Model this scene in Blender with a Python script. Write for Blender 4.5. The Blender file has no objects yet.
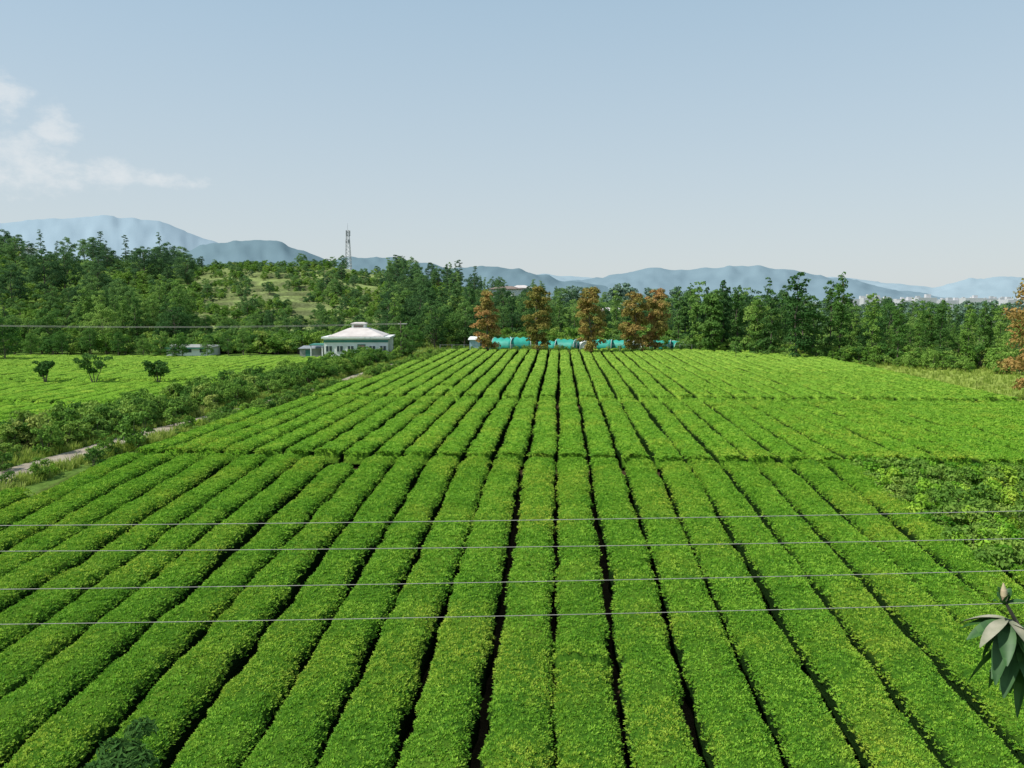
import bpy, math, numpy as np
from mathutils import Vector
rng=np.random.default_rng(11)
scene=bpy.context.scene
TH=math.radians(3.416); CT,ST=math.cos(TH),math.sin(TH)
CAMZ=9.5
def at(b,D):
    """ground position at distance D ahead, bearing slope b/804 to the side of the view axis"""
    lat=(b-512)/804*D
    return (lat*CT-D*ST, D*CT+lat*ST)
def cam_frame(X,Y):
    D=Y*CT-X*ST; lat=X*CT+Y*ST
    return D,lat
def sstep(x): 
    x=np.clip(x,0,1); return x*x*(3-2*x)
def _h(ix,iy,iz,seed):
    n=(ix.astype(np.int64)*374761393+iy.astype(np.int64)*668265263+iz.astype(np.int64)*2147483647+seed*1274126177)&0xffffffff
    n=((n^(n>>13))*1274126177)&0xffffffff
    n=((n^(n>>16))*2246822519)&0xffffffff
    n=n^(n>>15)
    return (n&0xffffff)/float(0xffffff)
def vn(x,y,z=0,seed=0):
    x=np.asarray(x,float); y=np.asarray(y,float); x,y=np.broadcast_arrays(x,y)
    z=np.zeros_like(x)+z
    ix,iy,iz=np.floor(x),np.floor(y),np.floor(z)
    fx,fy,fz=sstep(x-ix),sstep(y-iy),sstep(z-iz)
    r=0
    for a in (0,1):
        for b in (0,1):
            for c in (0,1):
                w=(fx if a else 1-fx)*(fy if b else 1-fy)*(fz if c else 1-fz)
                r=r+w*_h(ix+a,iy+b,iz+c,seed)
    return r
def fbm(x,y,seed=0,oct=4):
    r=0;a=.5;t=0
    for o in range(oct):
        r=r+a*vn(x*2**o,y*2**o,0,seed+o); t+=a; a*=.5
    return r/t
# ---------------- terrain -----------------
CRB=[-600,0,100,200,260,330,370,450,520,600,700,820,2000]
CRZ=[25,22.5,21,18.5,19.8,19.3,17.5,14.5,10,8,4.5,1.4,1.4]
def gz(X,Y,terr=True):
    X=np.asarray(X,float);Y=np.asarray(Y,float)
    base=1.4*np.clip((Y-14)/22,0,1)
    D,lat=cam_frame(X,Y)
    Ds=np.maximum(D,60)
    b=512+804*lat/Ds
    cr=np.interp(b,CRB,CRZ)-1.4
    s=np.clip((D-140)/115,0,1); s=.5*s+.5*sstep(s)
    back=1-sstep((D-275)/350)
    nz=(fbm(X/30,Y/30,5,3)-.5)*3*sstep((D-145)/40)*sstep((820-b)/150)
    nz=nz+(fbm(X/11,Y/8,15,3)-.5)*2.2*sstep((D-150)/20)*sstep((620-b)/150)
    z=base+(cr*s+nz)*back
    if terr:
        m=sstep((b-180)/25)*sstep((395-b)/25)*sstep((D-158)/8)*sstep((262-D)/10)*sstep((fbm(X/22,Y/22,77,2)-.25)/.3)*.85
        st=1.7; t=z/st+ (fbm(X/26,Y/26,9,3)-.5)*2.2
        off=t-z/st
        q=st*(np.floor(t)+sstep((t-np.floor(t)-.62)/.38)-off)
        z=z*(1-m)+q*m
    return z
# ---------------- mesh helpers -------------
def quad_mesh(name,V,F,mats=(),mi=None,smooth=False,attrs=None):
    V=np.asarray(V,np.float32).reshape(-1,3);F=np.asarray(F,np.int32)
    me=bpy.data.meshes.new(name)
    k=F.shape[1]
    me.vertices.add(len(V)); me.vertices.foreach_set('co',V.ravel())
    me.loops.add(F.size); me.loops.foreach_set('vertex_index',F.ravel())
    me.polygons.add(len(F)); me.polygons.foreach_set('loop_start',np.arange(0,F.size,k,dtype=np.int32))
    if mi is not None: me.polygons.foreach_set('material_index',np.asarray(mi,np.int32))
    me.polygons.foreach_set('use_smooth',np.full(len(F),smooth))
    for m in mats: me.materials.append(m)
    me.update(calc_edges=True)
    if attrs:
        for an,dom,ty,dat in attrs:
            a=me.attributes.new(an,ty,dom)
            key='value' if ty in('FLOAT','INT') else ('color' if ty=='FLOAT_COLOR' else 'vector')
            a.data.foreach_set(key,np.asarray(dat).ravel())
    return me
def link(o): scene.collection.objects.link(o); return o
def obj(name,me,parent=None,loc=None):
    o=bpy.data.objects.new(name,me); link(o)
    if parent: o.parent=parent
    if loc is not None: o.location=loc
    return o
def pmesh(name,V,F,mat,smooth=False):
    me=bpy.data.meshes.new(name); me.from_pydata(V,[],F); me.materials.append(mat); me.update()
    if smooth:
        for p in me.polygons:p.use_smooth=True
    return me
def box(name,c,s,mat,parent=None,bev=0):
    x,y,z=s[0]/2,s[1]/2,s[2]/2
    V=[(c[0]+a*x,c[1]+b*y,c[2]+d*z) for a in(-1,1) for b in(-1,1) for d in(-1,1)]
    F=[(0,1,3,2),(4,6,7,5),(0,4,5,1),(2,3,7,6),(0,2,6,4),(1,5,7,3)]
    o=obj(name,pmesh(name,V,F,mat),parent)
    if bev:
        m=o.modifiers.new('b','BEVEL');m.width=bev;m.segments=2
    return o
def tubes(segs,n=6):
    """segs: list of (p0,p1,r0,r1)"""
    V=[];F=[];o=0
    for p0,p1,r0,r1 in segs:
        p0=np.array(p0,float);p1=np.array(p1,float);d=p1-p0;d/=np.linalg.norm(d)+1e-9
        a=np.cross(d,[0,0,1.]) if abs(d[2])<.95 else np.cross(d,[1.,0,0]); a/=np.linalg.norm(a);b=np.cross(d,a)
        for p,r in((p0,r0),(p1,r1)):
            for i in range(n):
                t=2*math.pi*i/n; V.append(p+r*(math.cos(t)*a+math.sin(t)*b))
        for i in range(n):
            F.append((o+i,o+(i+1)%n,o+n+(i+1)%n,o+n+i))
        o+=2*n
    return np.array(V),np.array(F)
# ---------------- materials ----------------
def newmat(name):
    m=bpy.data.materials.new(name);m.use_nodes=True;nt=m.node_tree;nt.nodes.clear()
    return m,nt,nt.nodes,nt.links
def ramp(nt,stops):
    r=nt.nodes.new('ShaderNodeValToRGB');e=r.color_ramp.elements
    while len(e)<len(stops): e.new(.5)
    for i,(p,c) in enumerate(stops): e[i].position=p; e[i].color=(*c,1)
    return r
def mixc(nt,f,a,b,blend='MIX'):
    m=nt.nodes.new('ShaderNodeMix');m.data_type='RGBA';m.blend_type=blend
    for s,v in((0,f),(6,a),(7,b)):
        if isinstance(v,(int,float)): m.inputs[s].default_value=v
        elif isinstance(v,tuple): m.inputs[s].default_value=(*v,1)
        else: nt.links.new(v,m.inputs[s])
    return m.outputs[2]
def noise(nt,scale,detail=3,vec=None,rough=.5):
    n=nt.nodes.new('ShaderNodeTexNoise');n.inputs['Scale'].default_value=scale;n.inputs['Detail'].default_value=detail;n.inputs['Roughness'].default_value=rough
    if vec is None:
        g=nt.nodes.new('ShaderNodeNewGeometry');vec=g.outputs['Position']
    nt.links.new(vec,n.inputs['Vector'])
    return n.outputs['Fac']
def mrange(nt,v,a,b,c=0.,d=1.):
    m=nt.nodes.new('ShaderNodeMapRange');nt.links.new(v,m.inputs[0])
    for i,x in enumerate((a,b,c,d)): m.inputs[i+1].default_value=x
    return m.outputs[0]
def foliage(name,dark,mid,light,patch=None,patch_scale=.25,patch_lo=.55,patch_hi=.7,trans=.3,rough=.6,gl=.02,yhaze=None,vscale=.4):
    m,nt,N,L=newmat(name)
    at_=N.new('ShaderNodeAttribute');at_.attribute_name='lv'
    oi=N.new('ShaderNodeObjectInfo')
    mul=N.new('ShaderNodeMath');mul.operation='MULTIPLY';mul.inputs[1].default_value=.45
    L.new(oi.outputs['Random'],mul.inputs[0])
    mul2=N.new('ShaderNodeMath');mul2.operation='MULTIPLY_ADD';mul2.inputs[1].default_value=.35
    L.new(at_.outputs['Fac'],mul2.inputs[0]);L.new(mul.outputs[0],mul2.inputs[2])
    nz=noise(nt,vscale,3)
    mm=N.new('ShaderNodeMath');mm.operation='MULTIPLY_ADD';mm.inputs[1].default_value=.55;L.new(nz,mm.inputs[0]);L.new(mul2.outputs[0],mm.inputs[2])
    r=ramp(nt,[(.2,dark),(.6,mid),(1.,light)])
    L.new(mm.outputs[0],r.inputs[0]); col=r.outputs[0]
    if patch:
        n2=noise(nt,patch_scale,4)
        f=mrange(nt,n2,patch_lo,patch_hi)
        f2=N.new('ShaderNodeMath');f2.operation='MULTIPLY';L.new(f,f2.inputs[0]);L.new(oi.outputs['Random'],f2.inputs[1])
        col=mixc(nt,f2.outputs[0],col,patch)
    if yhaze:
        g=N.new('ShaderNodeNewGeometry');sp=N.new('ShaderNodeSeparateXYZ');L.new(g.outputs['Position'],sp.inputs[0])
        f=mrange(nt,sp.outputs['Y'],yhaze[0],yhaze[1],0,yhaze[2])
        col=mixc(nt,f,col,yhaze[3])  # aerial haze painted into the leaf colour by world Y
    d=N.new('ShaderNodeBsdfDiffuse');L.new(col,d.inputs[0])
    t=N.new('ShaderNodeBsdfTranslucent');L.new(col,t.inputs[0])
    x=N.new('ShaderNodeMixShader');x.inputs[0].default_value=trans;L.new(d.outputs[0],x.inputs[1]);L.new(t.outputs[0],x.inputs[2])
    out=x.outputs[0]
    if gl>0:
        g=N.new('ShaderNodeBsdfGlossy');g.inputs['Roughness'].default_value=rough;g.inputs[0].default_value=(.8,.85,.8,1)
        y=N.new('ShaderNodeMixShader');y.inputs[0].default_value=gl;L.new(x.outputs[0],y.inputs[1]);L.new(g.outputs[0],y.inputs[2]);out=y.outputs[0]
    o=N.new('ShaderNodeOutputMaterial');L.new(out,o.inputs[0])
    return m
def simple(name,col,col2=None,scale=2.,rough=.7,bump=0,metal=0):
    m,nt,N,L=newmat(name)
    p=N.new('ShaderNodeBsdfPrincipled');p.inputs['Roughness'].default_value=rough;p.inputs['Metallic'].default_value=metal
    col2=col2 or tuple(c*.75 for c in col)
    nz=noise(nt,scale,5)
    L.new(mixc(nt,mrange(nt,nz,.35,.65),col,col2),p.inputs['Base Color'])
    if bump:
        b=N.new('ShaderNodeBump');b.inputs['Strength'].default_value=bump;L.new(noise(nt,scale*6,4),b.inputs['Height']);L.new(b.outputs[0],p.inputs['Normal'])
    o=N.new('ShaderNodeOutputMaterial');L.new(p.outputs[0],o.inputs[0])
    return m
HZ=(.20,.28,.25)  # haze tint that tree leaf colours fade to with distance
M_bark=simple('bark',(.17,.14,.11),(.09,.07,.055),8,.9,.5)
TEA_HAZE=(.36,.49,.095)  # haze tint put into the colour of the far tea
M_tea=foliage('tea_leaf',(.034,.135,.012),(.135,.335,.020),(.34,.56,.055),patch=(.42,.52,.055),patch_scale=.35,patch_lo=.48,patch_hi=.68,trans=.28,gl=.012,yhaze=(35,140,.5,TEA_HAZE),vscale=.9)
M_weed=foliage('weed_leaf',(.06,.16,.018),(.15,.29,.04),(.28,.42,.07),patch=(.36,.40,.10),trans=.3,gl=.01)
M_grass=foliage('grass_blade',(.16,.25,.035),(.27,.37,.06),(.40,.47,.12),patch=(.42,.42,.18),trans=.35,gl=0)
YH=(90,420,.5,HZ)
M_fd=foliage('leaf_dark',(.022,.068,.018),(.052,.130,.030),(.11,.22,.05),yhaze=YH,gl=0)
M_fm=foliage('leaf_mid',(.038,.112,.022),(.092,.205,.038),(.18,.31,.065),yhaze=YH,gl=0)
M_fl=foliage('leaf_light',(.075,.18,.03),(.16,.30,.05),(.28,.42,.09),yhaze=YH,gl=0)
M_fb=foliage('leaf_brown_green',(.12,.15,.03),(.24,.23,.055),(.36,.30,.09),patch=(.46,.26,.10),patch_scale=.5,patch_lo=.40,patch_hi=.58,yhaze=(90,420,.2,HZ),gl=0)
M_far=foliage('leaf_far_haze',(.12,.20,.15),(.15,.24,.17),(.20,.29,.20),trans=.2,gl=0)  # bluish haze built into the base colour of distant trees
M_mag=foliage('magnolia_leaf',(.015,.06,.012),(.04,.11,.025),(.08,.17,.04),trans=.1,gl=.03,rough=.5,vscale=3)
M_magdry=simple('magnolia_leaf_underside',(.32,.30,.22),(.14,.16,.09),9,.8)
M_bud=simple('magnolia_bud',(.52,.38,.26),(.36,.34,.18),14,.6)
# ---------------- scatter by geometry nodes --------------
def src(name,me): return bpy.data.objects.new(name,me)
def scatter(name,P,rot,scl,sources,parent=None):
    P=np.asarray(P,np.float32);n=len(P)
    me=bpy.data.meshes.new(name);me.vertices.add(n);me.vertices.foreach_set('co',P.ravel());me.update()
    a=me.attributes.new('rot','FLOAT_VECTOR','POINT');a.data.foreach_set('vector',np.asarray(rot,np.float32).ravel())
    a=me.attributes.new('scl','FLOAT_VECTOR','POINT')
    scl=np.asarray(scl,np.float32)
    if scl.ndim==1: scl=np.repeat(scl[:,None],3,1)
    a.data.foreach_set('vector',scl.ravel())
    a=me.attributes.new('idx','INT','POINT');a.data.foreach_set('value',rng.integers(0,len(sources),n).astype(np.int32))
    o=obj(name,me,parent)
    ng=bpy.data.node_groups.new(name+'_gn','GeometryNodeTree')
    ng.interface.new_socket('Geometry',in_out='INPUT',socket_type='NodeSocketGeometry')
    ng.interface.new_socket('Geometry',in_out='OUTPUT',socket_type='NodeSocketGeometry')
    N=ng.nodes;L=ng.links
    gi=N.new('NodeGroupInput');go=N.new('NodeGroupOutput')
    j=N.new('GeometryNodeJoinGeometry')
    for s in sources:
        q=N.new('GeometryNodeObjectInfo');q.inputs['Object'].default_value=s;q.inputs['As Instance'].default_value=True
        L.new(q.outputs['Geometry'],j.inputs[0])
    ip=N.new('GeometryNodeInstanceOnPoints');ip.inputs['Pick Instance'].default_value=True
    def na(nm,ty):
        q=N.new('GeometryNodeInputNamedAttribute');q.data_type=ty;q.inputs['Name'].default_value=nm
        return [s for s in q.outputs if s.name=='Attribute' and s.enabled][0]
    L.new(gi.outputs[0],ip.inputs['Points']);L.new(j.outputs[0],ip.inputs['Instance'])
    L.new(na('idx','INT'),ip.inputs['Instance Index']);L.new(na('rot','FLOAT_VECTOR'),ip.inputs['Rotation']);L.new(na('scl','FLOAT_VECTOR'),ip.inputs['Scale'])
    L.new(ip.outputs[0],go.inputs[0])
    md=o.modifiers.new('scatter','NODES');md.node_group=ng
    return o
# ---------------- plants --------------------
def leaves_quads(C,Nrm,size,asp=1.7,jit=.6,seed=0):
    r=np.random.default_rng(seed);n=len(C)
    nr=Nrm+r.normal(0,jit,(n,3)); nr/=np.linalg.norm(nr,axis=1)[:,None]+1e-9
    u=np.cross(nr,r.normal(0,1,(n,3)));u/=np.linalg.norm(u,axis=1)[:,None]+1e-9
    v=np.cross(nr,u); s=size*r.uniform(.6,1.3,n)[:,None]
    a=u*s*asp/2;b=v*s/2
    V=np.stack([C-a,C+b-a*.1+nr*s*.12,C+a,C-b-a*.1+nr*s*.12],1).reshape(-1,3)
    F=np.arange(4*n).reshape(n,4)
    return V,F
def make_tree(name,seed,H,cb,R,env,ncl,nlf,cr,leaf,tr,mat,squash=.75,lean=0,multi=1,asp=1.7):
    r=np.random.default_rng(seed)
    segs=[]
    top=H*.88
    stems=[]
    for k in range(multi):
        ang=r.uniform(0,6.28);sp=(0 if multi==1 else R*.45)
        pts=[np.array([0,0,-.3])]
        for i in range(1,6):
            t=i/5
            pts.append(np.array([math.cos(ang)*sp*t+r.normal(0,.02*H)*t+lean*t,math.sin(ang)*sp*t+r.normal(0,.02*H)*t,top*t]))
        for i in range(5):
            segs.append((pts[i],pts[i+1],tr*(1-.17*i),tr*(1-.17*(i+1))))
        stems.append(pts)
    CC=[];CR=[]
    for i in range(ncl):
        t=(i+r.uniform(0,1))/ncl; a=r.uniform(0,6.28); rr=R*env(t)*math.sqrt(r.uniform(.05,1))*.95
        c=np.array([rr*math.cos(a)+lean*t,rr*math.sin(a),H*(cb+(1-cb)*t)]); c+=r.normal(0,.03*H,3)*[1,1,.5]
        CC.append(c);CR.append(cr*r.uniform(.6,1.3)*(.55+.45*env(t)))
        st=stems[r.integers(0,multi)]
        zt=max(.1,min(.98,(c[2]-rr*.6)/top)); k=min(4,int(zt*5)); f=zt*5-k
        p0=st[k]*(1-f)+st[k+1]*f
        if i%2==0:
            mid=(p0+c)/2+r.normal(0,.02*H,3); w=tr*.35*(1-.6*zt)
            segs.append((p0,mid,w,w*.7));segs.append((mid,c,w*.7,w*.2))
    V1,F1=tubes(segs,6)
    C=[];NN=[];LV=[]
    for c,q in zip(CC,CR):
        n=max(6,int(nlf*(q/cr)**2))
        d=r.normal(0,1,(n,3));d/=np.linalg.norm(d,axis=1)[:,None]
        d[:,2]=np.where(d[:,2]<-.4,-d[:,2]*.6,d[:,2])
        rad=q*r.uniform(.35,1.08,n)**.6
        C.append(c+d*rad[:,None]*[1,1,squash]);NN.append(d+[0,0,.35]);LV.append(np.clip(r.uniform(0,.8,n)+r.uniform(-.15,.3),0,1))
    C=np.concatenate(C);NN=np.concatenate(NN);LV=np.concatenate(LV)
    V2,F2=leaves_quads(C,NN,leaf,asp,seed=seed+1)
    V=np.concatenate([V1,V2]);F=np.concatenate([F1,F2+len(V1)])
    mi=np.r_[np.zeros(len(F1)),np.ones(len(F2))]
    return quad_mesh(name,V,F,[M_bark,mat],mi,attrs=[('lv','FACE','FLOAT',np.r_[np.zeros(len(F1)),LV].astype(np.float32))])
round_=lambda t: math.sqrt(max(0,1-(2*t-.85)**2/1.4))
colum=lambda t: (.55+.6*t)*(1 if t<.5 else 1-.85*((t-.5)*2)**2)
cone=lambda t: max(.06,(1-t)**.8)
def broad(mat,nm,s0,k=4,H=9,R=3.3,cb=.2,ncl=46,nlf=110):
    return [src(nm,make_tree(nm,s0+i,H*(1+.1*math.sin(i*3)),cb,R*(1+.12*math.cos(i*5)),round_,ncl,nlf,1.0,.20,.17,mat)) for i in range(k)]
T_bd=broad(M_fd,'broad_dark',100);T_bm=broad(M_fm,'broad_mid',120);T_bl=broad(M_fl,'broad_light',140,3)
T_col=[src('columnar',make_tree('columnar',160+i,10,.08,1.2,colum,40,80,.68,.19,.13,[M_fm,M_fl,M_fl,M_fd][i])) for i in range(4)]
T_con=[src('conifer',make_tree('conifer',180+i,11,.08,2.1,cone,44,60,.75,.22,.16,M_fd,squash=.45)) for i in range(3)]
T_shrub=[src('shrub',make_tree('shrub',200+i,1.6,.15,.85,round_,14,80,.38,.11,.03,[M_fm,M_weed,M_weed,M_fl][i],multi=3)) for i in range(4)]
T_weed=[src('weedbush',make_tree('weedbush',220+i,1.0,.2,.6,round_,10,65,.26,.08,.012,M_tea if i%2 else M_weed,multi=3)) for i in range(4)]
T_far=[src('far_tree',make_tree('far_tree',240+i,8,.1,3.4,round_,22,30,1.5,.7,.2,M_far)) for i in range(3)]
# ---------------- ground ----------------------
def lfedge(Y): return -22.6+(Y-30)*.068
def path_x(Y): return -25.0+(Y-40)*.078+.35*np.sin(Y/9.)
ys=np.r_[np.arange(-60,14,4),np.arange(14,36.1,2.2),np.arange(38,140,3),np.arange(140,300,.8),np.arange(300,640,8),np.geomspace(640,16000,40)]
us=np.linspace(-1,1,341)
U,YY=np.meshgrid(us,ys)
XX=U*(70+np.abs(YY)*1.3)-YY*.06
ZZ=gz(XX,YY)
Dg,latg=cam_frame(XX,YY);bg=512+804*latg/np.maximum(Dg,60)
col=np.zeros(XX.shape+(3,))
col[:]=(.11,.19,.04)
inmain=(XX>lfedge(YY)-.3)&(XX<35)&(YY>10)&(YY<122.5)
col[inmain]=(.05,.036,.02)
inl=(XX<-27.5)&(YY>40)&(YY<108)
col[inl]=(.06,.07,.025)
rw=(XX>34)&(YY>30)&(YY<150); col[rw]=(.26,.34,.075)
mid=(YY>122.5)&(YY<160); col[mid]=(.12,.19,.05)
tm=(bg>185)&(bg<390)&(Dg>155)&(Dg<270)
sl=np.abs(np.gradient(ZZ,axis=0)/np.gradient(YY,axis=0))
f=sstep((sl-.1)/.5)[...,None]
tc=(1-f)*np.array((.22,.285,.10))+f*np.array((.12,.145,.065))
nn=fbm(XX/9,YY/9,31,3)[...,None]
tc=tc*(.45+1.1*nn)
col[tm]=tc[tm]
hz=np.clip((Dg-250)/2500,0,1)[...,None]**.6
col=col*(1-hz)+np.array((.25,.32,.32))*hz  # distance haze blended into the ground colour
nr,nc=XX.shape
idx=np.arange(nr*nc).reshape(nr,nc)
F=np.stack([idx[:-1,:-1],idx[:-1,1:],idx[1:,1:],idx[1:,:-1]],-1).reshape(-1,4)
mg,nt,N,L=newmat('ground')
a=N.new('ShaderNodeAttribute');a.attribute_name='gcol'
c=mixc(nt,1.,a.outputs['Color'],ramp(nt,[(.3,(.55,.55,.5)),(.7,(1.35,1.3,1.3))]).outputs[0],'MULTIPLY')
rr=[n for n in N if n.bl_idname=='ShaderNodeValToRGB'][0];L.new(noise(nt,1.3,8,rough=.65),rr.inputs[0])
p=N.new('ShaderNodeBsdfDiffuse');L.new(c,p.inputs[0])
b=N.new('ShaderNodeBump');b.inputs['Strength'].default_value=.6;b.inputs['Distance'].default_value=.2;L.new(noise(nt,4,6),b.inputs['Height']);L.new(b.outputs[0],p.inputs['Normal'])
o=N.new('ShaderNodeOutputMaterial');L.new(p.outputs[0],o.inputs[0])
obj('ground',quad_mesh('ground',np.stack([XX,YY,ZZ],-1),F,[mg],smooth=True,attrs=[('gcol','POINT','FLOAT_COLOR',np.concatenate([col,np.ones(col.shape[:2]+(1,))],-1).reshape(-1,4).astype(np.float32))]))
# path
M_path=simple('packed_dirt',(.36,.31,.24),(.24,.20,.15),1.2,.95,.3)
py=np.arange(14,128,1.1);V=[];F=[]
for i,y in enumerate(py):
    w=.85-.3*float(sstep((y-46)/12))+.35*vn(y*.5,3.)
    for k in range(5):
        x=path_x(y)+(k-2)/2*w; V.append((x,y,float(gz(x,y))+.03+(.02 if k==2 else 0)))
for i in range(len(py)-1):
    for k in range(4):
        q=i*5+k;F.append((q,q+1,q+6,q+5))
obj('dirt_path',pmesh('dirt_path',V,F,M_path,True))
# ---------------- tea rows --------------------
SP=1.5
WID=.645;HGT=.84
def rowpos(Xc,Y,a):
    ca,sa=np.cos(a),np.sin(a)
    side=np.sign(ca)
    w=WID+.17*(vn(Y*1.15,Xc*7.3+side*31,0,1)-.5)+.08*(vn(Y*3.7,Xc*7+side*11,0,2)-.5)
    cen=.18*(vn(Y*.12,Xc*5.1,0,3)-.5)
    h=(HGT+.11*(vn(Y*.9,Xc*3.7,0,4)-.5)+.12*(vn(Y*.2,Xc*.4,0,6)-.5))
    x=w*side*np.abs(ca)**.5; z=h*np.maximum(sa,0)**.38
    z=z+.06*(vn(Y*2.6,x*4+Xc*9,0,7)-.5)*(sa>.3)+.035*(vn(Y*7.1,x*8+Xc*9,0,8)-.5)*(sa>.3)
    X=Xc+cen+x
    return X,z+gz(X,Y,False)*1.0
def present(Xc,Y):
    return ((vn(Y*.55,Xc*13.7,0,21)<.972))
rowsc=np.arange(-24.85,34.2,SP)
secs=[(10.6,36.6,.22),(37.8,59.9,.35),(61.5,121.5,.6)]
AN=np.linspace(0,math.pi,15)
RV=[];RF=[];off=0
def add_row(xc,y0,y1,dy):
    global off
    Y=np.arange(y0,y1+dy*.5,dy)
    if len(Y)<3:return
    G,A=np.meshgrid(Y,AN,indexing='ij')
    X,Z=rowpos(xc,G,A)
    pr=present(xc,G)
    Z=np.where(pr,Z,gz(X,G,False)+.0+.12*np.sin(A))
    e=np.minimum(1,np.minimum(G-y0,y1-G)/.4+.25); g=gz(X,G,False); Z=g+(Z-g)*np.clip(e,0,1)
    V=np.stack([X,G,Z],-1).reshape(-1,3);n=len(Y);m=len(AN)
    I=np.arange(n*m).reshape(n,m)+off
    RV.append(V);RF.append(np.stack([I[:-1,:-1],I[1:,:-1],I[1:,1:],I[:-1,1:]],-1).reshape(-1,4));off+=n*m
SP_P=[];SP_R=[];SP_S=[]
def add_sprigs(xc,y0,y1,dens,sc,cm=.97,vs=1.):
    Lr=2.2; n=int((y1-y0)*Lr*dens)
    if n<=0:return
    Y=rng.uniform(y0,y1,n);A=np.arccos(np.clip(rng.uniform(-1,1,n)*1.0,-1,1))
    A=np.where(rng.uniform(0,1,n)<.75, np.arccos(np.sign(rng.uniform(-1,1,n))*rng.uniform(0,1,n)**2.*cm),A)
    A=np.where(np.abs(np.cos(A))>cm,math.pi/2+rng.normal(0,.2,n),A)
    A=np.clip(A,.05,math.pi-.05)
    X,Z=rowpos(xc,Y,A)
    D,lat=cam_frame(X,Y)
    k=present(xc,Y)&(np.abs(lat)<.66*D*1.12+4)
    side=np.cos(A); tilt=rng.uniform(0,.7,n)+.5*np.abs(side)**3
    az=np.where(np.abs(side)>.6,np.where(side>0,0,math.pi)+rng.normal(0,.6,n),rng.uniform(0,6.28,n))
    P=np.stack([X,Y,Z-.03*sc],-1)
    s=(sc*rng.uniform(.65,1.3,n))
    SP_P.append(P[k]);SP_R.append(np.stack([np.zeros(n),tilt,az],-1)[k]);SP_S.append(np.stack([s,s,s*vs],-1)[k])
for xc in rowsc:
    for (y0,y1,dy) in secs:
        a0=y0;a1=y1
        ycut=(xc-.7+22.6)/.068+30
        if ycut<a0: continue
        a1=min(a1,ycut)
        jj=rng.uniform(-.12,.12)
        a0+=jj
        if xc>13 and y0<20: a1=24.2+ (xc-13)*.12+rng.uniform(-.5,.5)
        add_row(xc,a0,a1,dy)
        if y0<20:
            add_sprigs(xc,a0,min(a1,22),205,.74,.96,.95)
            if a1>22: add_sprigs(xc,22,a1,120,.95,.93,.9)
        elif y0<40: add_sprigs(xc,a0,a1,52,1.3,.8,.7)
        else: 
            add_sprigs(xc,a0,min(a1,85),22,1.6,.62,.6)
            if a1>85: add_sprigs(xc,85,a1,11,1.9,.5,.5)
M_row,nt,N,L=newmat('tea_hedge_body')
r1=ramp(nt,[(.3,(.026,.085,.010)),(.5,(.11,.26,.018)),(.72,(.24,.43,.04))]);L.new(noise(nt,9,5,rough=.7),r1.inputs[0])
g=N.new('ShaderNodeNewGeometry');sp=N.new('ShaderNodeSeparateXYZ');L.new(g.outputs['Position'],sp.inputs[0])
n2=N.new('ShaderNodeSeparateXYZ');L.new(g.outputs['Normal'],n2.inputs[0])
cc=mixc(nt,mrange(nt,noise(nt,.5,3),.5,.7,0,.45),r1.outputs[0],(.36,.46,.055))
cc=mixc(nt,mrange(nt,sp.outputs['Y'],40,140,0,.5),cc,TEA_HAZE)  # distance haze mixed into the hedge colour along Y
cc=mixc(nt,mrange(nt,sp.outputs['Y'],20,44,.7,0),cc,(.018,.06,.008))  # nearer hedge colour darkened to paint shaded holes between sprigs
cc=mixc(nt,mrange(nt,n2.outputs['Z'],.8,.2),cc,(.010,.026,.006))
d=N.new('ShaderNodeBsdfDiffuse');L.new(cc,d.inputs[0])
b=N.new('ShaderNodeBump');b.inputs['Strength'].default_value=.8;b.inputs['Distance'].default_value=.1;L.new(noise(nt,14,4),b.inputs['Height']);L.new(b.outputs[0],d.inputs['Normal'])
o=N.new('ShaderNodeOutputMaterial');L.new(d.outputs[0],o.inputs[0])
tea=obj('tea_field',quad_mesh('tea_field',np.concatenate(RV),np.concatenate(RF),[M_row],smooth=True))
def sprig(seed,nl=10,ll=.075,w=.45):
    r=np.random.default_rng(seed);V=[];F=[];LV=[]
    for i in range(nl):
        a=i*2.4+r.uniform(-.4,.4);el=r.uniform(.1,1.2);l=ll*r.uniform(.7,1.25)
        d=np.array([math.cos(a)*math.cos(el),math.sin(a)*math.cos(el),math.sin(el)]);s=np.array([-math.sin(a),math.cos(a),0])
        up=np.cross(d,s);base=np.array([r.normal(0,.02),r.normal(0,.02),r.uniform(-.02,.03)])+d*.01
        m=base+d*l*.5;k=len(V)
        V+= [base,m+s*l*w/2+up*-.1*l,base+d*l,m-s*l*w/2+up*-.1*l];F.append((k,k+1,k+2,k+3));LV.append(1.1*(el/1.2)*r.uniform(.35,1))
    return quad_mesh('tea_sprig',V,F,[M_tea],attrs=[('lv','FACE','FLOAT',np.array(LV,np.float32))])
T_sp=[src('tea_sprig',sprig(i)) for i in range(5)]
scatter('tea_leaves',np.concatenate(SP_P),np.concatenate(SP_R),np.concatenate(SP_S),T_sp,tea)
print('sprigs',sum(map(len,SP_P)))
# left field
WID=.68;HGT=.55
RV=[];RF=[];off=0;SP_P=[];SP_R=[];SP_S=[]
for xc in np.arange(-86.,-27.4,SP):
    y0=max(40,45+( -31.5-xc)*.25) if xc<-31 else 45+(xc+31.5)*13.5
    if y0>104: continue
    for q0,q1 in ((y0,57.5),(58.4,74.0),(74.9,90),(90.9,107)):
        q0=max(q0,y0)
        if q1-q0<2: continue
        add_row(xc,q0,q1,.6); add_sprigs(xc,q0,q1,12,1.6,.5,.5)
tl=obj('tea_field',quad_mesh('tea_field',np.concatenate(RV),np.concatenate(RF),[M_row],smooth=True))
scatter('tea_leaves',np.concatenate(SP_P),np.concatenate(SP_R),np.concatenate(SP_S),T_sp,tl)
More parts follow.
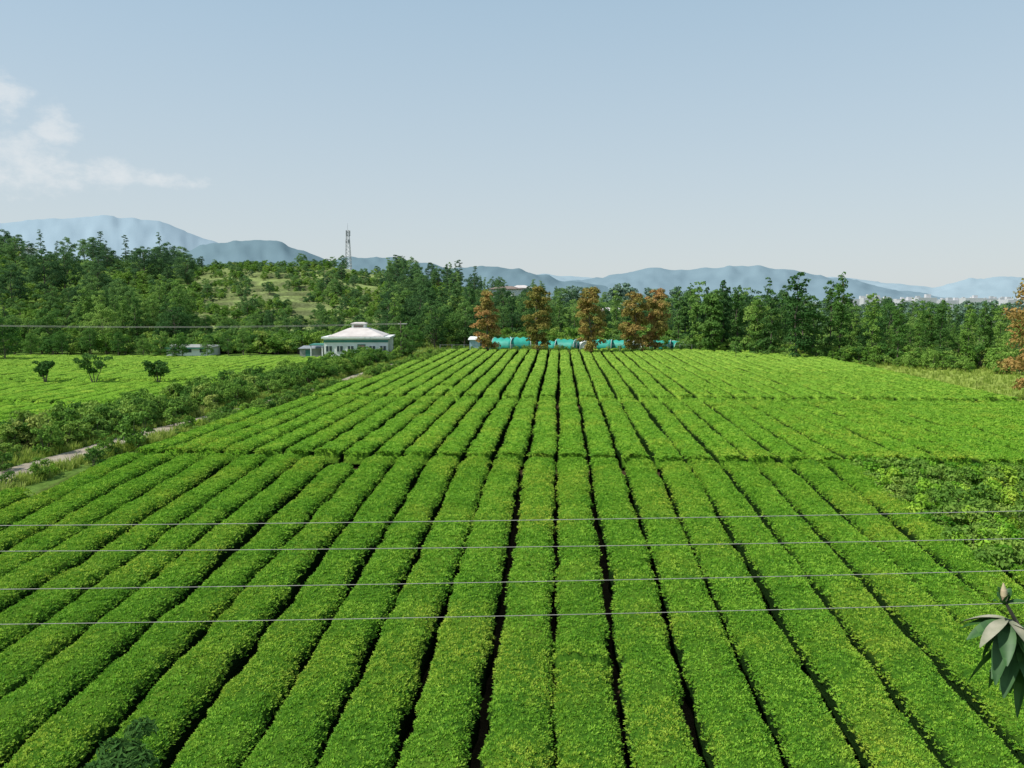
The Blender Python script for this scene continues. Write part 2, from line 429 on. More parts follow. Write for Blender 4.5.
# ---------------- scatters of shrubs / weeds / grass -----------
def sc_xy(name,XY,smin,smax,sources,hs=(.85,1.2),parent=None):
    XY=np.asarray(XY);n=len(XY);Z=gz(XY[:,0],XY[:,1])
    s=rng.uniform(smin,smax,n);S=np.stack([s,s,s*rng.uniform(*hs,n)],-1)
    R=np.stack([rng.normal(0,.04,n),rng.normal(0,.04,n),rng.uniform(0,6.28,n)],-1)
    return scatter(name,np.stack([XY[:,0],XY[:,1],Z-.03],-1),R,S,sources)
XY=np.stack([rng.uniform(13,34,1100),rng.uniform(24.6,36.3,1100)],-1)
XY=XY[XY[:,1]>24.8+(XY[:,0]-13)*.12]
sc_xy('overgrown_tea_patch',XY,.65,1.15,T_weed)
n=850;Y=rng.uniform(30,112,n);rx=np.where(Y<45,-31.5-(45-Y)*.9,-31.5+(Y-45)/13.5)
t=rng.uniform(0,1,n);X=rx+(path_x(Y)-1.5-rx)*t
k=(vn(X*.35,Y*.35,0,44)>.30)
sc_xy('hedgerow',np.stack([X,Y],-1)[k],.35,1.05,T_shrub)
n=620;Y=rng.uniform(25,120,n);X=path_x(Y)+1.15+rng.uniform(0,1,n)*np.maximum(.2,(lfedge(Y)-path_x(Y)-1.3))
k=(vn(Y*.2,0*Y,0,45)>.38)&((Y>48)|(rng.uniform(0,1,n)<.15))
sc_xy('path_verge_weeds',np.stack([X,Y],-1)[k],.25,.66,T_weed+T_shrub)
def tuft(seed,mat,nb=16,h=.42):
    r=np.random.default_rng(seed);V=[];F=[];LV=[]
    for i in range(nb):
        a=r.uniform(0,6.28);b0=np.array([r.normal(0,.09),r.normal(0,.09),0]);l=h*r.uniform(.5,1.2);o=r.uniform(.15,.6)*l
        d=np.array([math.cos(a),math.sin(a),0]);s=np.array([-d[1],d[0],0])*.018
        k=len(V);m=b0+d*o*.35+[0,0,l*.6];tp=b0+d*o+[0,0,l]
        V+=[b0-s,b0+s,m+s,m-s,tp+s*.2,tp-s*.2];F+=[(k,k+1,k+2,k+3),(k+3,k+2,k+4,k+5)];LV+=[r.uniform(0,1)]*2
    return quad_mesh('grass_tuft',V,F,[mat],attrs=[('lv','FACE','FLOAT',np.array(LV,np.float32))])
T_gr=[src('grass_tuft',tuft(i,M_grass)) for i in range(4)]
n=14000;X=rng.uniform(34.5,110,n);Y=rng.uniform(36,135,n)
k=(vn(X*.2,Y*.2,0,51)>.2)
XY1=np.stack([X,Y],-1)[k]
n=4000;Y2=rng.uniform(122,150,n);X2=rng.uniform(-60,40,n)
n=5200;Y3=rng.uniform(28,120,n);X3=np.where(rng.uniform(0,1,n)<.6,path_x(Y3)-.95-rng.exponential(1.6,n),path_x(Y3)+.9+rng.uniform(0,1,n)*1.4)
k3=X3<lfedge(Y3)
sc_xy('grass',np.concatenate([XY1,np.stack([X2,Y2],-1),np.stack([X3,Y3],-1)[k3]]),.6,1.1,T_gr)
n=800;X=rng.uniform(35,95,n);Y=rng.uniform(60,128,n);k=vn(X*.12,Y*.12,0,61)>.5
sc_xy('weeds',np.stack([X,Y],-1)[k],.3,.85,T_shrub[1:]+T_weed)
# ---------------- forests -------------------
def region(n,bf,Df,keep=None):
    b=bf(n);D=Df(n);P=np.array([at(x,y) for x,y in zip(b,D)])
    if keep is not None: P=P[keep(b,D,P)]
    return P
U_=lambda a,b:(lambda n:rng.uniform(a,b,n))
sc_xy('left_tree_belt',region(60,U_(-330,195),U_(122,150)),.45,.85,T_bd+T_bm+T_bl)
sc_xy('low_trees_below_terraces',np.concatenate([region(36,U_(195,400),U_(125,142)),region(46,U_(195,395),U_(142,160))]),.26,.5,T_bm+T_bl+T_bd)
sc_xy('poplar_grove',region(50,U_(80,196),U_(130,155)),.65,.98,T_col[:3])
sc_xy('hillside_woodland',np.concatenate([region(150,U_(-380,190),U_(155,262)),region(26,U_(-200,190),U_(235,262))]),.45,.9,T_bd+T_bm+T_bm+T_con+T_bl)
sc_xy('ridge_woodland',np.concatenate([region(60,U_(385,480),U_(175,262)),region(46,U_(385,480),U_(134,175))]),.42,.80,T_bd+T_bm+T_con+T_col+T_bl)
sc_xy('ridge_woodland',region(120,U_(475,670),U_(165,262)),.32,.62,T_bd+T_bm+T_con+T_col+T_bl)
sc_xy('terrace_trees',np.concatenate([region(18,U_(190,390),U_(175,245)),region(24,U_(190,395),U_(248,266)),region(26,U_(320,395),U_(165,250))]),.16,.45,T_bm+T_bl+T_bd)
P=region(1600,U_(185,395),U_(158,264),lambda b,D,P:vn(P[:,0]*.09,P[:,1]*.09,0,71)+.25*vn(P[:,0]*.4,P[:,1]*.4,0,72)>.67)
sc_xy('terrace_shrubs',P,.3,1.3,T_shrub)
sc_xy('tree_row_behind_camp',region(80,U_(470,760),U_(150,200)),.42,.72,T_bd+T_bm+T_col+T_con+T_bl)
def rkeep(b,D,P):
    edge=np.interp(b,[640,780,1000,1300],[136,112,92,80]);return (D>edge)
P=region(450,U_(650,1320),U_(85,185),rkeep)
b=np.array([512+804*cam_frame(x,y)[1]/cam_frame(x,y)[0] for x,y in P])
sz=np.interp(b,[650,760,860,1000,1300],[.74,.74,.64,.53,.5])
Z=gz(P[:,0],P[:,1]);s=sz*(.5+.9*rng.uniform(0,1,len(P))**1.5);S=np.stack([s*.9,s*.9,s*1.05],-1)
R=np.stack([rng.normal(0,.04,len(P)),rng.normal(0,.04,len(P)),rng.uniform(0,6.28,len(P))],-1)
scatter('right_tree_belt',np.stack([P[:,0],P[:,1],Z],-1),R,S,T_col+T_bd[:2]+T_bm[:2]+T_col+T_bl[:2]+T_con[:1])
def ekeep(b,D,P):
    e=np.interp(b,[640,780,1000,1300],[136,112,92,80]);return (D>e-5)&(D<e+5)
sc_xy('belt_undergrowth',region(1900,U_(640,1200),U_(78,142),ekeep),.5,1.5,T_shrub)
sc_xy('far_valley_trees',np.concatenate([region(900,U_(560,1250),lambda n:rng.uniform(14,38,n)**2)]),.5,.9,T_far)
sc_xy('forest_undergrowth',np.concatenate([region(1300,U_(-250,200),U_(118,240)),region(900,U_(385,700),U_(135,230)),region(300,U_(195,345),U_(120,135))]),.8,1.8,T_shrub)
# individual trees
def tree(name,b,D,me,s,rz=None,sz=1.):
    x,y=at(b,D);o=obj(name,me);o.location=(x,y,float(gz(x,y)));o.scale=(s,s,s*sz);o.rotation_euler=(0,0,rng.uniform(0,6.28));return o
oval=lambda t: .6+.45*math.sin(math.pi*min(1,t*1.05))if t<.9 else .45
for i,(b_,D_,H_,R_) in enumerate([(487,120,9.1,1.6),(537,119,9.9,1.9),(591,115,9.7,2.1),(635,119,9.0,1.9),(655,121,9.4,1.9),(712,118,9.2,1.4)]):
    me=make_tree('roadside_tree',300+i,H_,.10,R_,oval,64,140,.78,.19,.16,M_fb if i<5 else M_fm)
    tree('roadside_tree',b_,D_,me,1.)
for b_,D_,s_,m_,z_ in [(797,104,1.3,3,.88),(840,106,1.05,0,1.1),(829,108,.95,3,1.1),(770,112,.85,3,1.1),(737,122,.92,0,1.1),(697,128,.97,1,1.1),(872,104,.8,2,1.1),(898,100,.68,0,1.1),(941,98,.72,3,1.1),(678,138,.92,0,1.1),(757,116,.85,1,1),(812,106,.85,3,1.),(432,150,.95,3,1),(443,150,1.0,3,1),(458,152,1.04,3,1),(470,158,1.0,0,1),(968,96,.64,1,1),(722,120,.98,3,1.1),(560,150,.8,0,1.1),(512,148,.8,3,1.1),(616,145,.85,1,1.1)]:
    tree('poplar_tree',b_,D_,T_col[m_].data,s_,sz=z_)
tree('edge_tree',1043,62,make_tree('edge_tree',330,11,.1,2.9,round_,60,120,.95,.17,.2,M_fb),1.)
for b_,D_,s_ in [(48,190,1.25),(68,195,1.15),(148,215,.95),(165,220,.9),(190,215,.9),(103,200,1.),(15,180,1.)]:
    tree('large_tree',b_,D_,T_bd[int(b_)%4].data if b_!=103 else T_con[0].data,s_)
for b_,s_ in [(4,1.0),(-22,.95)]:
    tree('large_tree',b_,104,T_bd[1].data,.62*s_)
for b_,D_,s_ in [(182,110,.38),(160,111,.34),(172,109,.28),(243,116,.42),(228,118,.38),(405,112,.48),(412,116,.5),(143,112,.3),(90,118,.45),(207,111,.30),(30,112,.4),(62,114,.42),(118,115,.4)]:
    tree('garden_tree',b_,D_,T_bm[int(b_)%4].data,s_)
vase=lambda t:.45+.6*t if t<.8 else .8
for i,(b_,D_,H_,R_) in enumerate([(43,74.6,2.3,1.1),(92,74.6,2.9,2.0),(156,74.6,2.3,1.25)]):
    me=make_tree('small_shade_tree',340+i,H_,.48,R_,vase,30,90,.42,.13,.06,M_fd,multi=4)
    tree('small_shade_tree',b_,D_,me,1.)
me=make_tree('young_tree',350,2.6,.35,.6,round_,12,40,.3,.12,.04,M_fm)
tree('young_tree',736,104,me,1.3)
for b_,D_,s_ in [(134,43.2,1.2),(14,44.5,1.15),(60,48,.9),(322,82,.9),(210,57,.8),(170,51,.75),(-8,37.5,.6)]:
    tree('roadside_shrub',b_,D_,T_shrub[int(b_)%4].data,s_)
x,y=at(90,8.9);me=make_tree('juniper_tree',360,4.35,.08,.85,lambda t:min(1.,(1-t)*1.5+.28),130,330,.22,.035,.08,M_fd,asp=3.5)
o=obj('juniper_tree',me,loc=(x,y,0));
# ---------------- buildings ------------------
M_white=simple('white_paint',(.78,.79,.77),(.66,.68,.66),1.,.6)
M_roofw=simple('pale_sheet_roof',(.66,.60,.57),(.54,.48,.45),.8,.5)
M_green=simple('green_paint',(.04,.22,.17),(.03,.16,.12),1.,.5)
M_teal=simple('teal_canvas',(.02,.36,.27),(.012,.25,.19),.5,.6)
M_blue=simple('pale_blue_sheet',(.40,.58,.66),(.32,.48,.56),.8,.6)
M_glass=simple('window_glass',(.03,.05,.06),(.05,.07,.08),3,.15)
M_grey=simple('concrete',(.33,.34,.32),(.24,.25,.23),1.5,.85)
M_brown=simple('roof_brown',(.22,.16,.13),(.16,.12,.10),2,.7)
M_metal=simple('galvanised_steel',(.45,.46,.47),(.35,.35,.36),4,.45,metal=.6)
def empty(name,b,D,rz=0):
    x,y=at(b,D);e=bpy.data.objects.new(name,None);link(e);e.location=(x,y,float(gz(x,y)));e.rotation_euler=(0,0,rz);return e
def hip(name,w,d,z0,h,rw,rd,mat,parent,c=(0,0),eave=.12):
    V=[];
    for z,a,b_ in((z0,w,d),(z0+eave,w,d),(z0+h,rw,rd)):
        for sx,sy in((-1,-1),(1,-1),(1,1),(-1,1)):V.append((c[0]+sx*a/2,c[1]+sy*b_/2,z))
    F=[(3,2,1,0)]
    for l in(0,4):
        for i in range(4):F.append((l+i,l+(i+1)%4,l+4+(i+1)%4,l+4+i))
    F.append((8,9,10,11))
    return obj(name,pmesh(name,V,F,mat),parent)
B=empty('white_bungalow',356,111,math.radians(6))
box('walls',(0,3.5,1.3),(8.8,7,3.0),M_white,B)
box('plinth',(0,3.5,-.05),(9.1,7.3,.5),M_grey,B)
box('green_band',(0,-.01,2.45),(8.84,.08,.34),M_green,B)
box('parapet',(0,3.5,2.92),(9.4,7.6,.22),M_white,B)
hip('roof',7.6,7.0,3.03,1.15,2.6,2.0,M_roofw,B,(0,3.5))
box('cupola',(0,3.5,4.45),(1.9,1.6,.6),M_white,B)
box('cupola_opening',(0,2.68,4.45),(1.3,.06,.3),M_brown,B)
hip('cupola_roof',2.2,1.9,4.75,.22,1.2,.9,M_roofw,B,(0,3.5),.06)
for i in range(6):
    xx=-3.7+i*1.48
    if i==3:
        box('door_frame',(xx,-.02,1.0),(1.1,.07,2.05),M_green,B);box('door',(xx,-.06,1.),(.9,.06,1.9),M_brown,B)
    else:
        box('window_frame_%d'%i,(xx,-.02,1.4),(1.0,.07,.95),M_white,B);box('window_%d'%i,(xx,-.06,1.4),(.8,.05,.75),M_glass,B)
        box('mullion_%d'%i,(xx,-.10,1.4),(.06,.04,.75),M_white,B)
box('porch_slab',(-5.3,2.2,1.9),(2.4,3.6,.14),M_green,B)
for xx in(-6.3,-4.75):box('porch_post',(xx,.55,.9),(.14,.14,1.85),M_white,B)
box('annex',(-6.6,4.4,.5),(3.4,3.4,1.5),M_grey,B)
hip('annex_roof',3.8,3.8,1.26,.35,3.0,.3,M_metal,B,(-6.6,4.4),.05)
box('annex_door',(-7.1,2.68,.45),(.8,.05,1.3),M_green,B)
B=empty('farm_shed',188,117,math.radians(4))
box('walls',(0,2,.5),(6.4,4,1.4),M_white,B);hip('roof',6.9,4.5,1.22,.35,6.0,.3,M_grey,B,(0,2),.06)
for i in range(3):
    box('window_%d'%i,(-2.1+i*2.1,-.01,.75),(.9,.06,.5),M_glass,B)
box('green_fascia',(0,-.27,1.13),(6.6,.05,.16),M_green,B)
B=empty('pale_blue_shed',480,131,.1)
box('walls',(0,2,.7),(3.4,3.4,1.8),M_blue,B);hip('roof',3.9,3.9,1.62,.5,3.2,.3,M_white,B,(0,2),.06);box('door',(.4,.27,.6),(.8,.06,1.5),M_glass,B)
for b_,D_,w,h_,rm in [(506,225,7,3.2,M_brown),(521,232,4.5,3.,M_roofw),(610,190,6,3.2,M_roofw),(28,262,6,3,M_white)]:
    B=empty('hill_house',b_,D_,rng.uniform(-.3,.3));zt=3.6 if D_>200 else 3.2
    box('walls',(0,0,zt/2),(w,6,zt),M_white,B);hip('roof',w+1,7,zt,.9,w*.5,.4,rm,B)
    for i in range(int(w/2)):
        box('window_%d'%i,(-w/2+1.2+i*2,-3.01,zt*.65),(1,.06,1.1),M_glass,B)
segV=[];segF=[]
M_tw=simple('town_wall',(.52,.52,.53),(.40,.42,.43),.05,.8)
for i in range(300):
    b_=rng.uniform(840,1180);D_=rng.uniform(480,1900);x,y=at(b_,D_);w=rng.uniform(6,16);d_=rng.uniform(6,12);h_=rng.uniform(3.5,10);z=float(gz(x,y));k=len(segV)
    for zz in(z,z+h_):
        for sx,sy in((-1,-1),(1,-1),(1,1),(-1,1)):segV.append((x+sx*w/2,y+sy*d_/2,zz))
    segF+=[(k,k+1,k+5,k+4),(k+1,k+2,k+6,k+5),(k+2,k+3,k+7,k+6),(k+3,k,k+4,k+7),(k+4,k+5,k+6,k+7)]
    k=len(segV)
    for zz in(z+h_+.01,z+h_+2.2):
        for sx,sy in((-1,-1),(1,-1),(1,1),(-1,1)):segV.append((x+w*.2+sx*1.5,y+sy*1.5,zz))
    segF+=[(k,k+1,k+5,k+4),(k+1,k+2,k+6,k+5),(k+2,k+3,k+7,k+6),(k+3,k,k+4,k+7),(k+4,k+5,k+6,k+7)]
obj('distant_town',pmesh('distant_town',segV,segF,M_tw))
# ---------------- tents ---------------------
def tent(b,D,w,l,h,mat,rz=0):
    E=empty('camp_tent',b,D,rng.uniform(-.25,.25)+rz);V=[];F=[];n=14;m=6
    for j in range(m+1):
        for i in range(n+1):
            a=math.pi*i/n
            V.append((-math.cos(a)*w/2,(j/m-.5)*l,.05+h*math.sin(a)**.6*(1-.12*math.sin(math.pi*(j/m*3%1)))))
    for j in range(m):
        for i in range(n):
            q=j*(n+1)+i;F.append((q,q+1,q+n+2,q+n+1))
    c=obj('canopy',pmesh('canopy',V,F,mat,True),E)
    md=c.modifiers.new('s','SOLIDIFY');md.thickness=.04
    for s_,nm in((-1,'front_wall'),(1,'back_wall')):
        V=[];F=[]
        for i in range(n+1):
            a=math.pi*i/n;V.append((-math.cos(a)*w/2*.97,s_*(l/2-.08),.05+h*.97*math.sin(a)**.6))
        V.append((0,s_*(l/2-.08),.0));
        for i in range(n):F.append((i,i+1,n+1))
        obj(nm,pmesh(nm,V,F,mat),E)
        sg=[]
        for i in range(n):
            a=math.pi*i/n;a2=math.pi*(i+1)/n
            sg.append(((-math.cos(a)*w/2,s_*l/2,.05+h*math.sin(a)**.6),(-math.cos(a2)*w/2,s_*l/2,.05+h*math.sin(a2)**.6),.035,.035))
        V_,F_=tubes(sg,5);obj('hoop',quad_mesh('hoop',V_,F_,[M_white]),E)
    box('door_opening',(0,-l/2-.0,h*.36),(w*.2,.1,h*.7),M_grey,E)
for b_,w,h_,mt,rz in [(504,3.4,2.0,M_teal,1.2),(520,3.0,2.1,M_teal,-1.2),(547,2.6,1.5,M_teal,1.3),(567,3.4,1.75,M_teal,1.2),(585,1.9,1.4,M_white,0),(602,3.0,1.7,M_teal,1.5),(619,2.4,1.6,M_teal,1.0),(634,1.9,1.4,M_white,0),(661,2.8,1.65,M_teal,1.4),(677,2.,1.4,M_teal,.3)]:
    tent(b_,131,w,3.2,h_,mt,rz)
sg=[]
for i in range(26):
    x,y=at(440+i*12,126);z=float(gz(x,y));sg.append(((x,y,z-.1),(x,y,z+1.2),.045,.045))
    if i: sg.append((pp,(x,y,z+1.1),.012,.012))
    pp=(x,y,z+1.1)
V_,F_=tubes(sg,5);obj('wire_fence',quad_mesh('wire_fence',V_,F_,[M_metal]))
sc_xy('camp_hedge',region(110,U_(440,760),U_(124.5,128)),.25,.6,T_shrub)
# ---------------- cell tower ------------------
E=empty('cell_tower',350,262);sg=[];Ht=13.
w=lambda t:.95*(1-t)+.38*t
for cx,cy in((-1,-1),(1,-1),(1,1),(-1,1)):
    sg.append(((cx*w(0),cy*w(0),-1.),(cx*w(1),cy*w(1),Ht),.08,.06))
K=11
cs=[(-1,-1),(1,-1),(1,1),(-1,1)]
for i in range(K):
    t0,t1=i/K,(i+1)/K
    for j in range(4):
        a,b2=cs[j],cs[(j+1)%4]
        sg.append(((a[0]*w(t0),a[1]*w(t0),t0*Ht),(b2[0]*w(t1),b2[1]*w(t1),t1*Ht),.035,.035))
        sg.append(((b2[0]*w(t0),b2[1]*w(t0),t0*Ht),(a[0]*w(t1),a[1]*w(t1),t1*Ht),.035,.035))
        sg.append(((a[0]*w(t1),a[1]*w(t1),t1*Ht),(b2[0]*w(t1),b2[1]*w(t1),t1*Ht),.03,.03))
for a in range(3):
    t=a*2.09
    sg.append(((.7*math.cos(t),.7*math.sin(t),Ht-1.8),(.7*math.cos(t),.7*math.sin(t),Ht-.1),.15,.15))
    sg.append(((.6*math.cos(t+1),.6*math.sin(t+1),Ht-4),(.6*math.cos(t+1),.6*math.sin(t+1),Ht-3),.22,.22))
sg.append(((0,0,Ht),(0,0,Ht+2.2),.05,.03))
V_,F_=tubes(sg,6);obj('lattice_mast',quad_mesh('lattice_mast',V_,F_,[M_metal]),E)
# ---------------- foreground power lines -----------
M_wire=simple('aluminium_wire',(.36,.34,.32),(.26,.25,.24),5,.6)
M_pole=simple('concrete_pole',(.40,.39,.36),(.30,.29,.27),3,.9,.3)
def loc3(lat,D,z): return np.array((lat*CT-D*ST,D*CT+lat*ST,z))
zl=[6.07,5.66,5.05,4.48];zr=[6.30,5.86,5.35,4.82]
Lp,Rp=-17.,17.
def poly_tube(name,pts,r,mat,parent=None,n=6):
    V_,F_=tubes([(pts[i],pts[i+1],r,r) for i in range(len(pts)-1)],n);return obj(name,quad_mesh(name,V_,F_,[mat]),parent)
E=bpy.data.objects.new('power_line',None);link(E)
for k in range(4):
    a=(zr[k]-zl[k])/15.7;mz=(zr[k]+zl[k])/2
    pts=[]
    for i in range(41):
        lt=Lp+(Rp-Lp)*i/40;s_=((lt/17)**2-(7.8/17)**2)*.16
        pts.append(loc3(lt,12+.02*k,mz+a*lt+s_))
    poly_tube('wire_%d'%(k+1),pts,.005,M_wire,E)
for lt in(Lp,Rp):
    P0=loc3(lt,12.15,-.2);P1=loc3(lt,12.15,7.2)
    o=obj('utility_pole',quad_mesh('utility_pole',*tubes([(P0,P1,.16,.11)],12),[M_pole]))
    for k in range(4):
        z=(zr[k]+zl[k])/2+(zr[k]-zl[k])/15.7*lt+(1-(7.8/17)**2)*.16
        q=obj('insulator_%d'%(k+1),quad_mesh('ins',*tubes([(loc3(lt,12.0,z-.05),loc3(lt,12.0,z+.05),.04,.05)],8),[M_white]),o)
E=bpy.data.objects.new('distant_power_line',None);link(E)
A=at(-140,95);Bp=at(401,112);zz0,zz1=6.9,6.3
for k in range(2):
    pts=[]
    for i in range(31):
        t=i/30;pts.append((A[0]+(Bp[0]-A[0])*t+k*.5,A[1]+(Bp[1]-A[1])*t,zz0+(zz1-zz0)*t-.5*4*t*(1-t)-.12*k))
    poly_tube('wire_%d'%(k+1),pts,.016,M_wire,E,4)
for p,h0 in((A,7.1),(Bp,6.6)):
    o=obj('utility_pole',quad_mesh('utility_pole',*tubes([((p[0],p[1],1.),(p[0],p[1],h0),.09,.06)],8),[M_brown]))
    obj('crossarm',quad_mesh('crossarm',*tubes([((p[0]-.4,p[1],h0-.4),(p[0]+.9,p[1],h0-.4),.04,.04)],6),[M_metal]),o)
# ---------------- magnolia at right -----------------
E=bpy.data.objects.new('magnolia_tree',None);link(E)
tr0=loc3(3.75,4.1,0)
sg=[(tr0-[0,0,.2],loc3(3.65,4.1,4),.11,.08),(loc3(3.65,4.1,4),loc3(3.55,4.15,7.4),.08,.05),(loc3(3.55,4.15,7.4),loc3(3.5,4.2,8.6),.05,.02),
    (loc3(3.58,4.1,6.9),loc3(3.1,4.1,7.5),.028,.018),(loc3(3.1,4.1,7.5),loc3(2.72,4.1,7.72),.018,.012),(loc3(2.72,4.1,7.72),loc3(2.60,4.1,7.92),.012,.008)]
obj('trunk',quad_mesh('trunk',*tubes(sg,8),[M_bark]),E)
def bigleaf(base,d,up,l,w,V,F):
    d=np.array(d,float);d/=np.linalg.norm(d);s=np.cross(d,up);s/=np.linalg.norm(s);u=np.cross(s,d);k=len(V);n=7
    for i in range(n+1):
        t=i/n;ww=w*math.sin(math.pi*min(.98,t*.93+.05))**.8/2*(1-.15*t)
        c=np.array(base)+d*l*t-np.array([0,0,1])*l*.30*t*t
        V+=[c-s*ww+u*ww*.35,c,c+s*ww+u*ww*.35]
    for i in range(n):
        q=k+i*3;F+=[(q,q+1,q+4,q+3),(q+1,q+2,q+5,q+4)]
V=[];F=[];V2=[];F2=[]
r=np.random.default_rng(5)
def whorl(c,n,l,V,F,el0,el1,a0=0,w=.32):
    for i in range(n):
        a=a0+i*2*math.pi/n+r.uniform(-.3,.3);el=r.uniform(el0,el1)
        bigleaf(c,(math.cos(a)*math.cos(el),math.sin(a)*math.cos(el),math.sin(el)),np.array([0,0,1.])+r.normal(0,.15,3),l*r.uniform(.8,1.15),l*w,V,F)
whorl(loc3(2.60,4.1,7.90),6,.14,V,F,.6,1.3,.4,.4)
whorl(loc3(2.62,4.1,7.82),5,.23,V2,F2,-.7,-.1)
whorl(loc3(2.62,4.1,7.80),9,.24,V,F,-1.1,-.1,.3,.38)
whorl(loc3(2.68,4.1,7.72),9,.26,V,F,-1.4,-.5,0,.38)
whorl(loc3(2.74,4.1,7.66),8,.25,V,F,-1.4,.1,.2,.38)
whorl(loc3(2.82,4.15,7.58),8,.25,V,F,-1.3,-.1,0,.38)
for i in range(60):
    zc=r.uniform(6.6,8.7);lt=3.5+r.normal(0,.22);whorl(loc3(max(lt,3.45),4.2+r.normal(0,.3),min(zc,7.9) if lt<3.5 else zc),7,.18,V,F,-.6,.9)
obj('leaves',quad_mesh('leaves',V,F,[M_mag],smooth=True,attrs=[('lv','FACE','FLOAT',r.uniform(0,1,len(F)).astype(np.float32))]),E)
obj('pale_leaves',quad_mesh('pale_leaves',V2,F2,[M_magdry],smooth=True),E)
bv=[(0,.006),(.015,.014),(.04,.019),(.07,.015),(.095,.007),(.11,.002)]
b0=loc3(2.60,4.1,7.91)
obj('flower_bud',quad_mesh('flower_bud',*tubes([(b0+[-.12*bv[i][0],0,bv[i][0]],b0+[-.12*bv[i+1][0],0,bv[i+1][0]],bv[i][1],bv[i+1][1]) for i in range(5)],10),[M_bud],smooth=True),E)
# ---------------- mountains --------------------
def mountain(name,pts,D,depth,col,col2,seed,amp,rs=.35):
    bs=np.arange(pts[0][0],pts[-1][0]+1,3.);rz=CAMZ+(300-np.interp(bs,[p[0] for p in pts],[p[1] for p in pts]))/804*D
    m=36;V=np.zeros((m,len(bs),3))
    k=(bs-512)/804
    for j in range(m):
        t=j/(m-1)*2-1
        Dj=D+depth*t
        x=k*Dj*CT-Dj*ST;y=Dj*CT+k*Dj*ST
        prof=(1-abs(t))**.9
        rid=np.abs(fbm(bs/28+t*.8,np.full_like(bs,t*2.2+seed),seed,4)-.5)*2
        z=rz*prof*(1-rs*rid*(1-prof)*1.6)
        z=z+amp*D/804*(fbm(bs/14,np.full_like(bs,t*3.),seed+3,4)-.5)*(prof**.5)
        V[j,:,0]=x;V[j,:,1]=y;V[j,:,2]=z-20*(abs(t)>.99)
    I=np.arange(m*len(bs)).reshape(m,-1)
    F=np.stack([I[:-1,:-1],I[:-1,1:],I[1:,1:],I[1:,:-1]],-1).reshape(-1,4)
    mt=simple(name+'_slope',col,col2,.0012,1.)  # slope colours carry the pale blue haze of distance
    mt.node_tree.nodes['Principled BSDF'].inputs['Specular IOR Level'].default_value=0
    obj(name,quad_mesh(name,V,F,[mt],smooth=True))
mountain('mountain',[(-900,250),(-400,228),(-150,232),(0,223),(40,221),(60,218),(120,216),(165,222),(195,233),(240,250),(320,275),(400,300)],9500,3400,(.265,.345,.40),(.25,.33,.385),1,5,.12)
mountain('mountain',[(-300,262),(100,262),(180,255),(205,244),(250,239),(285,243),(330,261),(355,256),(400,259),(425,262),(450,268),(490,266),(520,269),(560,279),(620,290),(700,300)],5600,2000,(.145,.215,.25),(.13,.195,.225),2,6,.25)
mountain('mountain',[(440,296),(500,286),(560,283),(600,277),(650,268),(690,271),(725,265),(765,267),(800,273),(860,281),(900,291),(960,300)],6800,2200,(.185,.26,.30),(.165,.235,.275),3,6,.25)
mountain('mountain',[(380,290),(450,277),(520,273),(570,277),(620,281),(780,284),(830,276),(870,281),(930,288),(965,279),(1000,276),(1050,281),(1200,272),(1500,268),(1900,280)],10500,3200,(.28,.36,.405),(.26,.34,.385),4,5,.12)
# ---------------- world ---------------------
SE=math.radians(52);SR=math.radians(248)
w_=bpy.data.worlds.new('World');scene.world=w_;w_.use_nodes=True;nt=w_.node_tree;N=nt.nodes;L=nt.links;N.clear()
sky=N.new('ShaderNodeTexSky');sky.sky_type='NISHITA';sky.sun_disc=False;sky.sun_elevation=SE;sky.sun_rotation=SR
sky.air_density=1.0;sky.dust_density=.8;sky.ozone_density=1.5;sky.altitude=300
tc=N.new('ShaderNodeTexCoord');sp=N.new('ShaderNodeSeparateXYZ');L.new(tc.outputs['Generated'],sp.inputs[0])
def M(op,a,b=None,c=None):
    m=N.new('ShaderNodeMath');m.operation=op
    for i,v in enumerate((a,b,c)):
        if v is None: continue
        if isinstance(v,(int,float)):m.inputs[i].default_value=v
        else:L.new(v,m.inputs[i])
    return m.outputs[0]
az=M('MULTIPLY',M('ARCTAN2',sp.outputs[0],sp.outputs[1]),57.296);el=M('MULTIPLY',M('ARCSINE',sp.outputs[2]),57.296)
def azel(px,py):
    f=804*math.cos(math.atan(84/804))+(384-py)*math.sin(math.atan(84/804));u=(384-py)*math.cos(math.atan(84/804))-804*math.sin(math.atan(84/804));l=px-512
    return math.degrees(math.atan2(l,f))-3.416,math.degrees(math.atan2(u,math.hypot(f,l)))
def blob(px,py,sx,sy):
    a0,e0=azel(px,py)
    dx=M('DIVIDE',M('SUBTRACT',az,a0),sx);dy=M('DIVIDE',M('SUBTRACT',el,e0),sy)
    return M('SUBTRACT',1.,M('ADD',M('MULTIPLY',dx,dx),M('MULTIPLY',dy,dy)))
mk=blob(0,92,1.7,1.5)
for q in[(28,155,2.6,1.6),(55,128,1.6,1.4),(95,172,3.6,.9),(160,181,3.0,.5),(-50,150,5,3.),(40,175,5,1.2)]: mk=M('MAXIMUM',mk,blob(*q))
cv=N.new('ShaderNodeCombineXYZ');L.new(az,cv.inputs[0]);L.new(M('MULTIPLY',el,1.6),cv.inputs[1])
nz=N.new('ShaderNodeTexNoise');nz.inputs['Scale'].default_value=.6;nz.inputs['Detail'].default_value=8;nz.inputs['Roughness'].default_value=.62;L.new(cv.outputs[0],nz.inputs['Vector'])
cl=M('ADD',M('MULTIPLY',M('MAXIMUM',mk,-1.5),.6),M('MULTIPLY',M('SUBTRACT',nz.outputs['Fac'],.5),2.6))
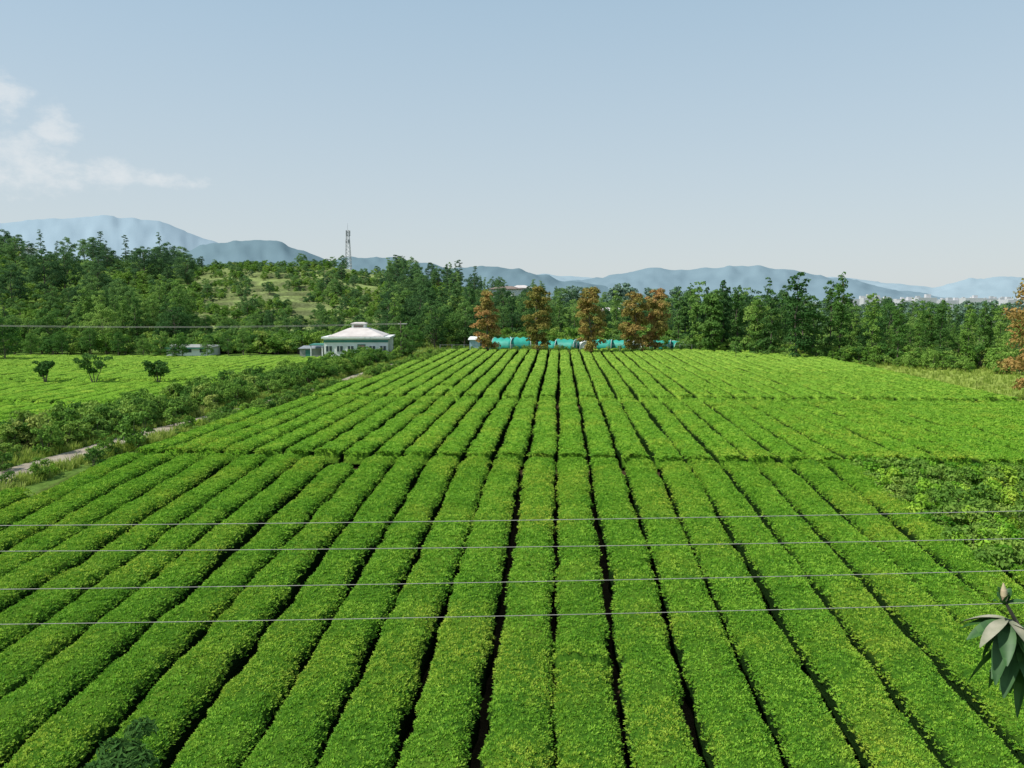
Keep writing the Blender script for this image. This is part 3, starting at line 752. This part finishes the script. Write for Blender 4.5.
mr=N.new('ShaderNodeMapRange');mr.interpolation_type='SMOOTHSTEP';L.new(cl,mr.inputs[0]);mr.inputs[1].default_value=-.15;mr.inputs[2].default_value=1.05;mr.inputs[4].default_value=.62
hf=N.new('ShaderNodeMapRange');L.new(el,hf.inputs[0]);hf.inputs[1].default_value=0;hf.inputs[2].default_value=28;hf.inputs[3].default_value=.92;hf.inputs[4].default_value=.6
hc=N.new('ShaderNodeMapRange');L.new(el,hc.inputs[0]);hc.inputs[1].default_value=1;hc.inputs[2].default_value=20
hcol=N.new('ShaderNodeMix');hcol.data_type='RGBA';L.new(hc.outputs[0],hcol.inputs[0]);hcol.inputs[6].default_value=(4.65,5.05,5.2,1);hcol.inputs[7].default_value=(3.5,4.7,5.5,1)
hm=N.new('ShaderNodeMix');hm.data_type='RGBA';L.new(hf.outputs[0],hm.inputs[0]);L.new(sky.outputs[0],hm.inputs[6]);L.new(hcol.outputs[2],hm.inputs[7])
mx=N.new('ShaderNodeMix');mx.data_type='RGBA';L.new(mr.outputs[0],mx.inputs[0]);L.new(hm.outputs[2],mx.inputs[6]);mx.inputs[7].default_value=(6.0,6.2,6.3,1)
bgd=N.new('ShaderNodeBackground');bgd.inputs[1].default_value=.135;L.new(mx.outputs[2],bgd.inputs[0])
ow=N.new('ShaderNodeOutputWorld');L.new(bgd.outputs[0],ow.inputs[0])
sl_=bpy.data.lights.new('sun','SUN');sl_.energy=4.9;sl_.angle=math.radians(.5);sl_.color=(1,.96,.88)
so=bpy.data.objects.new('sun',sl_);link(so)
dv=Vector((math.sin(SR)*math.cos(SE),math.cos(SR)*math.cos(SE),math.sin(SE)))
so.rotation_euler=dv.to_track_quat('Z','Y').to_euler();so.location=dv*100
# ---------------- camera -----------------
cd=bpy.data.cameras.new('camera');cd.sensor_width=36;cd.lens=36*804/1024;cd.clip_end=40000;cd.clip_start=.1
co=bpy.data.objects.new('camera',cd);link(co);co.location=(0,0,CAMZ)
co.rotation_euler=(math.pi/2-math.atan(84/804),0,TH)
scene.camera=co
scene.view_settings.view_transform='Standard';scene.view_settings.look='None';scene.view_settings.exposure=0
